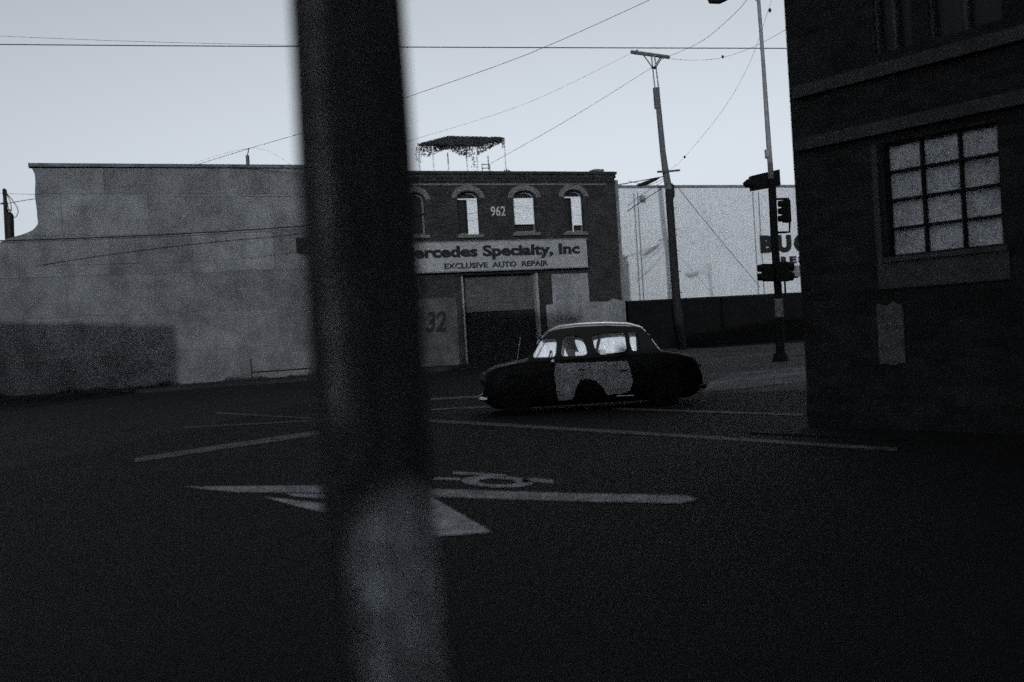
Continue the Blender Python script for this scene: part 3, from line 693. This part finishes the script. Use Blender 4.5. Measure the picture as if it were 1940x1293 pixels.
# ------------------------------------------------------------------ near post
PD = 1.8
pc = P(697, 632, PD)
M_post = mat('post_wood', .045, .85, .45, 7, .6, 30, .15, stretch=(1,1,.12), speck=.2)
def post_marks(M):
    t = M.node_tree; N = t.nodes; L = t.links; b = N['Principled BSDF']; src = b.inputs['Base Color'].links[0].from_socket
    tc = N.new('ShaderNodeTexCoord'); sp = N.new('ShaderNodeSeparateXYZ'); L.new(tc.outputs['Object'], sp.inputs[0])
    def mth(op, a, bb=None, cc=None):
        n = N.new('ShaderNodeMath'); n.operation = op
        for i, v in enumerate((a, bb, cc)):
            if v is None: continue
            if isinstance(v, (int, float)): n.inputs[i].default_value = v
            else: L.new(v, n.inputs[i])
        return n.outputs[0]
    nz = N.new('ShaderNodeTexNoise'); nz.inputs['Scale'].default_value = 9; nz.inputs['Detail'].default_value = 4; L.new(tc.outputs['Object'], nz.inputs[0])
    nn = mth('MULTIPLY', mth('SUBTRACT', nz.outputs[0], .5), .06)
    # whitewash with a rounded top on the street side of the post
    dx = mth('SUBTRACT', sp.outputs[0], .045); dz = mth('MAXIMUM', mth('SUBTRACT', sp.outputs[2], 1.0), 0.0)
    rr = mth('ADD', mth('SQRT', mth('ADD', mth('MULTIPLY', dx, dx), mth('MULTIPLY', dz, dz))), nn)
    f = N.new('ShaderNodeMapRange'); f.inputs[1].default_value = .05; f.inputs[2].default_value = .10; f.inputs[3].default_value = 1; f.inputs[4].default_value = 0; L.new(rr, f.inputs[0])
    # scuffed stripes
    dx2 = mth('DIVIDE', mth('SUBTRACT', sp.outputs[0], -.045), .016); nz2 = N.new('ShaderNodeTexNoise'); nz2.inputs['Scale'].default_value = 5; L.new(tc.outputs['Object'], nz2.inputs[0])
    g2 = mth('MULTIPLY', mth('POWER', 2.7, mth('MULTIPLY', mth('MULTIPLY', dx2, dx2), -1.0)), mth('MULTIPLY', mth('GREATER_THAN', sp.outputs[2], 1.2), nz2.outputs[0]))
    nb = N.new('ShaderNodeTexNoise'); nb.inputs['Scale'].default_value = 14; nb.inputs['Detail'].default_value = 5; nb.inputs['Roughness'].default_value = .7; L.new(tc.outputs['Object'], nb.inputs[0])
    wear = N.new('ShaderNodeMapRange'); wear.inputs[1].default_value = .35; wear.inputs[2].default_value = .62; wear.inputs[3].default_value = .35; wear.inputs[4].default_value = 1.0; L.new(nb.outputs[0], wear.inputs[0])
    low = N.new('ShaderNodeMapRange'); low.inputs[1].default_value = .62; low.inputs[2].default_value = .95; low.inputs[3].default_value = .55; low.inputs[4].default_value = 1.0; L.new(sp.outputs[2], low.inputs[0])
    paint = mth('MULTIPLY', mth('MULTIPLY', f.outputs[0], wear.outputs[0]), low.outputs[0])
    tot = mth('MINIMUM', mth('ADD', mth('MULTIPLY', paint, .95), mth('MULTIPLY', mth('MULTIPLY', g2, wear.outputs[0]), .8)), 1.0)
    mx = N.new('ShaderNodeMix'); mx.data_type = 'RGBA'; L.new(tot, mx.inputs[0]); L.new(src, mx.inputs[6])
    mx.inputs[7].default_value = (.4,.42,.44,1); L.new(mx.outputs[2], b.inputs['Base Color'])
post_marks(M_post)
t = MB(); N_ = 40
pr = []; zs = []
for i in range(N_+1): zs.append(4.2*i/N_)
for i, z in enumerate(zs):
    for j in range(48):
        a = 2*math.pi*j/48; rad = .1045-.0042*z/2 + .0022*math.sin(j*3.1+.4*math.sin(z*3))+.0016*math.sin(j*1.7+z*2)+.0018*math.sin(z*5.1+j*.26)
        t.v.append((rad*math.cos(a), rad*math.sin(a), z))
for i in range(N_):
    for j in range(48): a = i*48+j; b = i*48+(j+1)%48; t.f.append((a,b,b+48,a+48))
o = t.build('street_post', M_post, None, True); o.location = (pc.x, pc.y, 0)
tag(o, 'thick dark wooden post standing close by with whitewashed lower part', 'post')

# ------------------------------------------------------------------ car
CD = 16.2
cc = P(1125, 700, CD)
car = empty('parked_car', (cc.x, CD+.76, 0), 0, 'old black saloon car with pale doors crossing before the brick building', 'car')
def cp_(px, py): v = P(px, py, CD); return (v.x-car.location.x, v.z)
def lerp(tab, x):
    if x <= tab[0][0]: return tab[0][1]
    for (a, b), (c, d) in zip(tab, tab[1:]):
        if x <= c:
            f = (x-a)/(c-a); f = f*f*(3-2*f)*.5+f*.5; return b+(d-b)*f
    return tab[-1][1]
TOPL = [cp_(*p) for p in [(914,745),(915,718),(922,705),(945,696),(985,688),(1008,682),(1120,677),(1216,668),(1253,666),(1285,670),(1314,676),(1328,686),(1333,702),(1335,738)]]
X0, X1 = TOPL[0][0], TOPL[-1][0]
def zt_of(x): return lerp(TOPL, x)
def zb_of(x):
    f = min((x-X0)/.25, (X1-x)/.3, 1); return .115+.17*(1-max(f,0))**2
def hw(x):
    f = min((x-X0)/.55, 1); g_ = min((X1-x)/.6, 1); return .77*(1-.22*(1-max(f,0))**3)*(1-.16*(1-max(g_,0))**3)
def side(x, z):
    zt, zb = zt_of(x), zb_of(x); f = (z-zb)/(zt-zb); h = hw(x)
    return h*(1 - .10*max(0,(f-.55)/.45)**2.2 - .09*max(0,(.35-f)/.35)**2)
bm_ = MB(); NS = 72; rings = []
for i in range(NS+1):
    x = X0+(X1-X0)*i/NS; zt, zb = zt_of(x), zb_of(x); pts = []
    for k in range(13):
        z = zb+(zt-.03-zb)*k/12; pts.append((side(x,z), z))
    h = pts[-1][0]
    up_ = [(h-.02, zt-.012), (h-.05, zt), (h*.6, zt+.018), (0, zt+.028)]
    half = pts+up_
    ring_ = [(x,-a,b) for a, b in half] + [(x,a,b) for a, b in reversed(half[:-1])]
    rings.append(ring_)
K = len(rings[0])
for r0 in rings: bm_.v += r0
for i in range(NS):
    for j in range(K-1): a = i*K+j; bm_.f.append((a,a+1,a+1+K,a+K))
    bm_.f.append((i*K+K-1, i*K, (i+1)*K, (i+1)*K+K-1))
bm_.f.append(tuple(range(K))); bm_.f.append(tuple(NS*K+j for j in range(K))[::-1])
# wheel wells cut from the body
body = bm_.build('body', M_car, car, True)
WX = [cp_(978,760)[0], cp_(1262,760)[0]]
# pale doors: shell 6 mm proud of the body, arched lower edge
aX, aZ = cp_(1113,772); aR = cp_(1150,772)[0]-aX
ax0, ax1 = cp_(1049,700)[0], cp_(1201,700)[0]
dm = MB(); nx, nz_ = 120, 70; idx = {}
DP = [cp_(*p) for p in [(1052,689),(1120,687),(1189,684),(1194,700),(1199,722),(1194,740),(1180,746),(1150,749),(1143,736),(1131,723),(1113,717),(1099,721),(1091,735),(1087,752),(1080,768),(1068,773),(1058,763),(1054,740),(1051,715)]]
def inside(x, z):
    c = False; n = len(DP)
    for i in range(n):
        (xa, za), (xb, zb) = DP[i], DP[i-1]
        if (za > z) != (zb > z) and x < (xb-xa)*(z-za)/(zb-za)+xa: c = not c
    return c and z < zt_of(x)-.05
for side_s in (-1, 1):
    dm = MB(); idx = {}
    for i in range(nx):
        for j in range(nz_):
            xa = ax0+(ax1-ax0)*i/nx; za = .2+.7*j/nz_; dx_ = (ax1-ax0)/nx; dz_ = .7/nz_
            if not inside(xa+dx_/2, za+dz_/2): continue
            f = []
            for (u, v) in ((i,j),(i+1,j),(i+1,j+1),(i,j+1)):
                if (u,v) not in idx:
                    x = ax0+(ax1-ax0)*u/nx; z = .2+.7*v/nz_
                    idx[(u,v)] = len(dm.v); dm.v.append((x, side_s*(side(x,z)+.006), z))
                f.append(idx[(u,v)])
            dm.f.append(tuple(f))
    do = dm.build('door', M_door, car, True); do['label'] = 'pale unpainted doors'
    for sx in (1118,):
        t = MB(); x = cp_(sx,700)[0]; pts = []
        for k in range(9): z = .62+.22*k/8; pts.append((x-.01*k/8, side_s*(side(x,z)+.009), z))
        t.tube(pts, .006, 4); t.build('door_gap', M_black, do)
    for px_, py_ in ((1102,700),(1180,702)):
        t = MB(); x, z = cp_(px_,py_); y = side_s*(side(x,z)+.03); t.tube([(x-.06,y,z),(x+.05,y,z)], .01, 6); t.build('handle', M_black, do)
# greenhouse
BELT = zt_of(0)
def gy(z): return .715-(z-BELT+.02)*.30
outl = [cp_(*p) for p in [(998,684),(1014,662),(1028,640),(1040,628),(1062,620),(1100,616),(1150,614),(1190,615),(1216,620),(1231,635),(1252,667)]]
outl = outl + [(outl[-1][0], zt_of(outl[-1][0])-.03), (outl[0][0], zt_of(outl[0][0])-.03)]
W0 = [cp_(*p) for p in [(1006,679),(1017,660),(1026,643),(1034,640),(1056,640),(1055,660),(1052,679),(1030,680)]]
W1 = [cp_(*p) for p in [(1062,677),(1064,660),(1067,637),(1082,635),(1098,636),(1107,645),(1112,660),(1114,674),(1088,676)]]
W2 = [cp_(*p) for p in [(1121,642),(1123,635),(1150,631),(1180,629),(1186,631),(1187,648),(1189,667),(1165,670),(1142,674),(1133,670),(1126,658)]]
W3 = [cp_(*p) for p in [(1191,630),(1200,629),(1208,630),(1211,645),(1214,664),(1204,666),(1197,666)]]
WS = [chaikin(w_, 2) for w_ in (W0, W1, W2, W3)]
for s_ in (-1, 1):
    me = shape_mesh([outl]+WS, -.014, .014)
    for v in me.vertices: v.co.y = s_*(gy(v.co.z)+v.co.y*(-1))
    me.update(); o = link('window_frame', me, M_car, car)
    for w_ in WS:
        me = bpy.data.meshes.new('side_window'); me.from_pydata([(x, s_*gy(z), z) for x, z in w_], [], [tuple(range(len(w_)))]); me.update()
        link('side_window', me, M_glass if s_ < 0 else M_brightpane, car)
    for w_ in WS:                                        # thin trim round each window
        t = MB(); t.tube([(x, s_*(gy(z)+.016), z) for x, z in w_+[w_[0]]], .005, 4); t.build('window_trim', M_steelL if False else M_black, car)
# roof shell
rt_ = [(x, z) for x, z in outl[2:10]]
rf = MB(); nr = 26; RX0, RX1 = rt_[0][0]-.02, rt_[-1][0]+.03; RR = []
for i in range(nr+1):
    x = RX0+(RX1-RX0)*i/nr; z = lerp(rt_, x); h = gy(z)+.02
    cf = math.sqrt(max(0, min(1, min(x-RX0, RX1-x)/.35)))
    row = [(x,-h,z-.035),(x,-h-.004,z-.02),(x,-h+.004,z-.008+.006*cf),(x,-h+.03,z-.004+.012*cf),(x,-h+.1,z+.024*cf),(x,-h*.5,z+.038*cf),(x,0,z+.043*cf)]
    row += [(a,-b,c) for a,b,c in reversed(row[:-1])]
    RR.append(row)
K = len(RR[0])
for r0 in RR: rf.v += r0
for i in range(nr):
    for j in range(K-1): a = i*K+j; rf.f.append((a,a+1,a+1+K,a+K))
rf.f.append(tuple(range(K))); rf.f.append(tuple(nr*K+j for j in range(K))[::-1])
rf.f = rf.f
M_roof = mat('roof_paint', .004, .3, .2, 3, 0, spec=1.0, coat=1.0)
rf.build('roof', M_roof, car, True)
M_glint = mat('roof_glint_paint', .75, .3, .05, 3, 0, spec=.5)  # near-white strip added along the roof edge as its painted highlight
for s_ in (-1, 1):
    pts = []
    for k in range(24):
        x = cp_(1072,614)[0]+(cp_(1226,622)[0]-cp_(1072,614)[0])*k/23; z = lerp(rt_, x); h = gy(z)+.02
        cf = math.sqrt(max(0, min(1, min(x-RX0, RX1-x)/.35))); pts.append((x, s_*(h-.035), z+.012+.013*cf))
    t = MB(); t.tube(pts, [.003+.009*math.sin(math.pi*k/23) for k in range(24)], 8); t.build('roof_glint', M_glint, car, True)
# windscreens
def quad(name, a, b, mt):
    me = bpy.data.meshes.new(name); (xa, za), (xb, zb) = a, b
    me.from_pydata([(xa,-gy(za)+.02,za),(xa,gy(za)-.02,za),(xb,gy(zb)-.02,zb),(xb,-gy(zb)+.02,zb)], [], [(0,1,2,3)]); me.update()
    return link(name, me, mt, car)
quad('windscreen', cp_(1001,683), cp_(1038,628), M_glass)
quad('rear_window', cp_(1248,666), cp_(1214,622), M_glass)
t = MB(); a, b = cp_(1250,663), cp_(1236,643); t.tube([(a[0],-gy(a[1])-.02,a[1]),(b[0],-gy(b[1])-.02,b[1])], .008, 6); t.build('rear_trim', M_chrome, car)
# wheels
for wx in WX:
    for s_ in (-1, 1):
        t = MB(); prof = [(.30,.0),(.305,.03),(.30,.12),(.285,.155),(.2,.165)]
        y0 = .60; n = 28
        vs = []
        for r_0, yy in [(.18,.0)]+prof:
            for j in range(n): a = 2*math.pi*j/n; vs.append((wx+r_0*math.cos(a), s_*(y0+yy), .305+r_0*math.sin(a)))
        fs = [(k*n+j, k*n+(j+1)%n, (k+1)*n+(j+1)%n, (k+1)*n+j) for k in range(len(prof)) for j in range(n)]
        fs += [tuple(range(n))]
        t.add(vs, fs); wo2 = t.build('wheel', M_tyre, car, True)
        t = MB(); t.tube([(wx,s_*(y0+.10),.305),(wx,s_*(y0+.168),.305),(wx,s_*(y0+.18),.305)], [.205,.19,.07], 24); t.build('hub_cap', M_tyre, wo2, True)
# arch lips over the wheels
    for s_ in (-1, 1):
        pts = [(wx+.335*math.cos(a), s_*(side(wx+.335*math.cos(a), max(.3,.31+.335*math.sin(a)))+.006), .31+.335*math.sin(a)) for a in [math.pi*k/16 for k in range(17)]]
        t = MB(); t.tube(pts, .012, 6); t.build('wheel_arch', M_car, car, True)
# bumpers, lamps, mirror, aerial
bz = cp_(918,758)[1]
for xx, s_ in ((X0-.05,-1),(X1+.05,1)):
    pts = [(xx-s_*.14,-.74,bz),(xx-s_*.03,-.66,bz),(xx,-.45,bz),(xx+.02*s_,0,bz),(xx,.45,bz),(xx-s_*.03,.66,bz),(xx-s_*.14,.74,bz)]
    t = MB(); t.tube(pts, .038, 8); t.build('bumper', M_chrome if s_ < 0 else M_black, car, True)
for y in (-.4,.4):
    t = MB(); t.tube([(X0+.10,y,.6),(X0-.012,y,.6),(X0-.03,y,.6)], [.1,.095,.06], 16); t.build('headlight', M_glassd, car, True)
    t = MB(); t.tube([(X1-.1,y*1.1,.6),(X1+.015,y*1.1,.6)], [.06,.05], 10); t.build('tail_light', M_black, car, True)
x, z = cp_(1046,688); t = MB(); t.tube([(x+.05,-.74,z+.0),(x+.02,-.79,z+.02)], .009, 6); t.tube([(x-.02,-.80,z+.02),(x+.0,-.80,z+.02),(x+.03,-.80,z+.02)], [.02,.045,.04], 12); t.build('wing_mirror', M_chrome, car)
a = cp_(979,688); b = cp_(986,640); t = MB(); t.tube([(a[0],-.62,a[1]-.02),(b[0],-.62,b[1])], .0045, 5); t.build('aerial', M_steelL, car)
a, b = cp_(1169,751), cp_(1201,750); t = MB(); t.tube([(a[0],-side(a[0],a[1])-.012,a[1]),(b[0],-side(b[0],b[1])-.012,b[1])], .010, 6); t.build('sill_trim', M_chrome, car)
a, b = cp_(945,697), cp_(978,688); t = MB(); t.tube([(a[0],-hw(a[0])+.03,zt_of(a[0])+.01),(b[0],-hw(b[0])+.03,zt_of(b[0])+.01)], .006, 6); t.build('bonnet_trim', M_chrome, car)
a, b = cp_(1262,675), cp_(1292,676); t = MB(); t.tube([(a[0],-.42,zt_of(a[0])+.018),(b[0],-.42,zt_of(b[0])+.018)], .012, 6); t.build('boot_glint', M_chrome, car)  # bright strip added as the highlight on the boot lid
# cabin: seats, steering wheel
for (xc, yc, w_) in ((.02,-.44,.17),(.02,.36,.25)):
    t = MB(); t.box(xc-.30,xc+.1,yc-w_,yc+w_,BELT-.40,BELT-.24); t.build('seat', M_seat, car, bevel=.03)
    t = MB(); t.box(xc+.105,xc+.21,yc-w_,yc+w_,BELT-.38,BELT+.10); t.build('seat_back', M_seat, car, bevel=.03)
t = MB(); t.box(.66,.76,-.6,.6,BELT-.3,BELT+.05); t.build('rear_seat', M_seat, car, bevel=.03)
x = cp_(1042,680)[0]; t = MB(); pts = [(x-.02+.05*math.cos(a)*0+ .06*math.sin(a), -.36+.17*math.cos(a), BELT+.0+.14*math.sin(a)) for a in [2*math.pi*k/20 for k in range(21)]]
t.tube(pts, .012, 6); t.build('steering_wheel', M_black, car, True)

# pale sheets added behind the driver's head to brighten the windows
M_brightener = mat('brightener_sheet', .88, .9, .06, 3, .2)
for (pa, pb) in ((1010,1116),(1120,1213)):
    xa, xb = cp_(pa,655)[0], cp_(pb,655)[0]; n = 40; lo = []; hi = []
    for k in range(n+1):
        x = xa+(xb-xa)*k/n; y = -.25+.008*math.sin(k*1.1)
        top = min(lerp(rt_, x)-.05, 9); fx = cp_(1030,655)[0]
        if x < fx: top = min(top, BELT+.02+(x-xa)/(fx-xa)*.34)
        lo.append((x,y,BELT-.18)); hi.append((x,y,top))
    t = MB(); t.add(lo+hi+[(a,b+.008,c) for a,b,c in lo+hi], [(k,k+1,k+n+2,k+n+1) for k in range(n)]+[(k+2*n+2,k+3*n+3,k+3*n+4,k+2*n+3) for k in range(n)])
    t.build('window_brightener', M_brightener, car, True)
a, b = cp_(1141,634), cp_(1131,674); t = MB(); t.tube([(a[0],-.33,a[1]),(b[0],-.33,b[1]-.05)], .022, 8); t.build('cabin_pillar', M_black, car)

# driver
def skinned(name, verts, edges, radii, mt, root, parent=None, sub=2):
    me = bpy.data.meshes.new(name); me.from_pydata(verts, edges, []); o = link(name, me, None, parent)
    md = o.modifiers.new('Skin', 'SKIN'); me.skin_vertices if me.skin_vertices else None
    for i, r in enumerate(radii):
        r = r if isinstance(r, tuple) else (r, r); me.skin_vertices[0].data[i].radius = r
        me.skin_vertices[0].data[i].use_root = (i == root)
    md.use_smooth_shade = True
    s = o.modifiers.new('Sub', 'SUBSURF'); s.levels = sub; s.render_levels = sub
    dg = bpy.context.evaluated_depsgraph_get(); dg.update()
    me2 = bpy.data.meshes.new_from_object(o.evaluated_get(dg)); o.modifiers.clear(); o.data = me2; me2.name = name
    me2.materials.append(mt)
    for p in me2.polygons: p.use_smooth = True
    return o
hx, hz = cp_(1080,656)
hy = -.42
pe = (car.location.x+hx+.02, car.location.y+hy, 0)
Hd = hz                                                  # head centre height; feet forward is -x
V = [(.02,0,Hd-.70),(.03,0,Hd-.55),(.03,0,Hd-.38),(.02,0,Hd-.24),(.01,0,Hd-.16),(-.005,0,Hd-.06),(-.01,0,Hd+.03),(-.005,0,Hd+.10)]
Rd = [(.14,.15),(.13,.15),(.15,.13),(.10,.13),(.055,.055),(.085,.075),(.095,.08),(.06,.055)]
E = [(i,i+1) for i in range(7)]
def addv(v, r, j): V.append(v); Rd.append(r); E.append((j, len(V)-1)); return len(V)-1
nose = addv((-.115,0,Hd-.0), .016, 6)
chin = addv((-.07,0,Hd-.10), .03, 5)
for s_ in (-1, 1):
    sh_ = addv((.02,.18*s_,Hd-.27), .055, 3); el = addv((-.10,.23*s_,Hd-.50), .042, sh_); wr_ = addv((-.33,.15*s_,Hd-.37), .026, el); ha = addv((-.39,.13*s_,Hd-.34), .03, wr_)
    for k in range(4):
        f1 = addv((-.425,(.13+.018*(k-1.5))*s_,Hd-.315+.002*k), .009, ha); f2 = addv((-.44-.003*k,(.13+.018*(k-1.5))*s_,Hd-.335), .008, f1)
    addv((-.40,.095*s_,Hd-.315), .010, ha)
    hp = addv((-.02,.10*s_,Hd-.72), .085, 0); kn = addv((-.42,.13*s_,Hd-.62), .06, hp); an = addv((-.62,.12*s_,.36), .038, kn); addv((-.74,.12*s_,.33), .03, an)
ps = skinned('person', V, E, Rd, M_skin, 0, None); ps.location = pe
tag(ps, 'driver sitting upright in dark jacket inside the old car, head in profile', 'person')
V2 = [(.02,0,Hd-.68),(.03,0,Hd-.52),(.03,0,Hd-.36),(.02,0,Hd-.23),(.02,.19,Hd-.27),(-.10,.24,Hd-.50),(-.30,.16,Hd-.39),(.02,-.19,Hd-.27),(-.10,-.24,Hd-.50),(-.30,-.16,Hd-.39)]
skinned('jacket', V2, [(0,1),(1,2),(2,3),(3,4),(4,5),(5,6),(3,7),(7,8),(8,9)], [(.17,.17),(.155,.17),(.17,.15),(.115,.14),.07,.057,.04,.07,.057,.04], M_cloth, 0, ps)
V3 = [(.03,0,Hd-.05),(.035,0,Hd+.04),(.0,0,Hd+.10),(-.06,0,Hd+.095)]
skinned('hair', V3, [(0,1),(1,2),(2,3)], [(.085,.07),(.1,.085),(.1,.07),(.06,.04)], M_hair, 1, ps)

# ------------------------------------------------------------------ unseen blocks behind the viewer, rooflines shaped to shade street and car
def qx(qv, y): return (qv - SUNH.x*y)/(-SUNH.y)
BY = -15.0
def block(q0, q1, h, label, BY=BY):
    x0, x1 = qx(q0, BY), qx(q1, BY)
    e = empty('shade_block', ((x0+x1)/2, BY, 0), 0, label, 'building')
    w2 = (x1-x0)/2; k = SUNH.x/(-SUNH.y)*10
    def skew(z0, z1, y1): return [(-w2+k,-10,z0),(w2+k,-10,z0),(w2,y1,z0),(-w2,y1,z0),(-w2+k,-10,z1),(w2+k,-10,z1),(w2,y1,z1),(-w2,y1,z1)]
    FB = [(0,3,2,1),(4,5,6,7),(0,1,5,4),(1,2,6,5),(2,3,7,6),(3,0,4,7)]
    g = MB(); g.add(skew(0,h-.12,0), FB); g.build('wall', M_brickr, e)
    g = MB(); g.add(skew(h-.118,h,.06), FB); g.build('cornice', M_coping, e)
    k = max(1, int((x1-x0)/3.2))
    if h > 5:
        for i in range(min(k, 24)):
            xx = -w2+(i+.5)*2*w2/k
            for zz in range(1, int(h/3.4)): 
                g = MB(); g.box(xx-.6, xx+.6, -.0, .03, zz*3.4, zz*3.4+1.6); g.build('window', M_glassd, e)
T = math.tan(SUN_EL); L_ = lambda y: (y-BY)/(-SUNH.y)
block(-60, -18.4, 2.5+(38.5-8)/(-SUNH.y)*T, 'broad unseen shade block standing far out to the left of the viewer', 8)
block(-8.2, -3.1, 2.35+L_(44)*T, 'narrow unseen shade block behind the viewer left of the low one')
block(-3.1, 1.0, BELT+.0+L_(16.3)*T, 'lowest unseen shade block behind the viewer')
block(1.0, 45, 15.2, 'tall unseen shade block right behind the viewer')
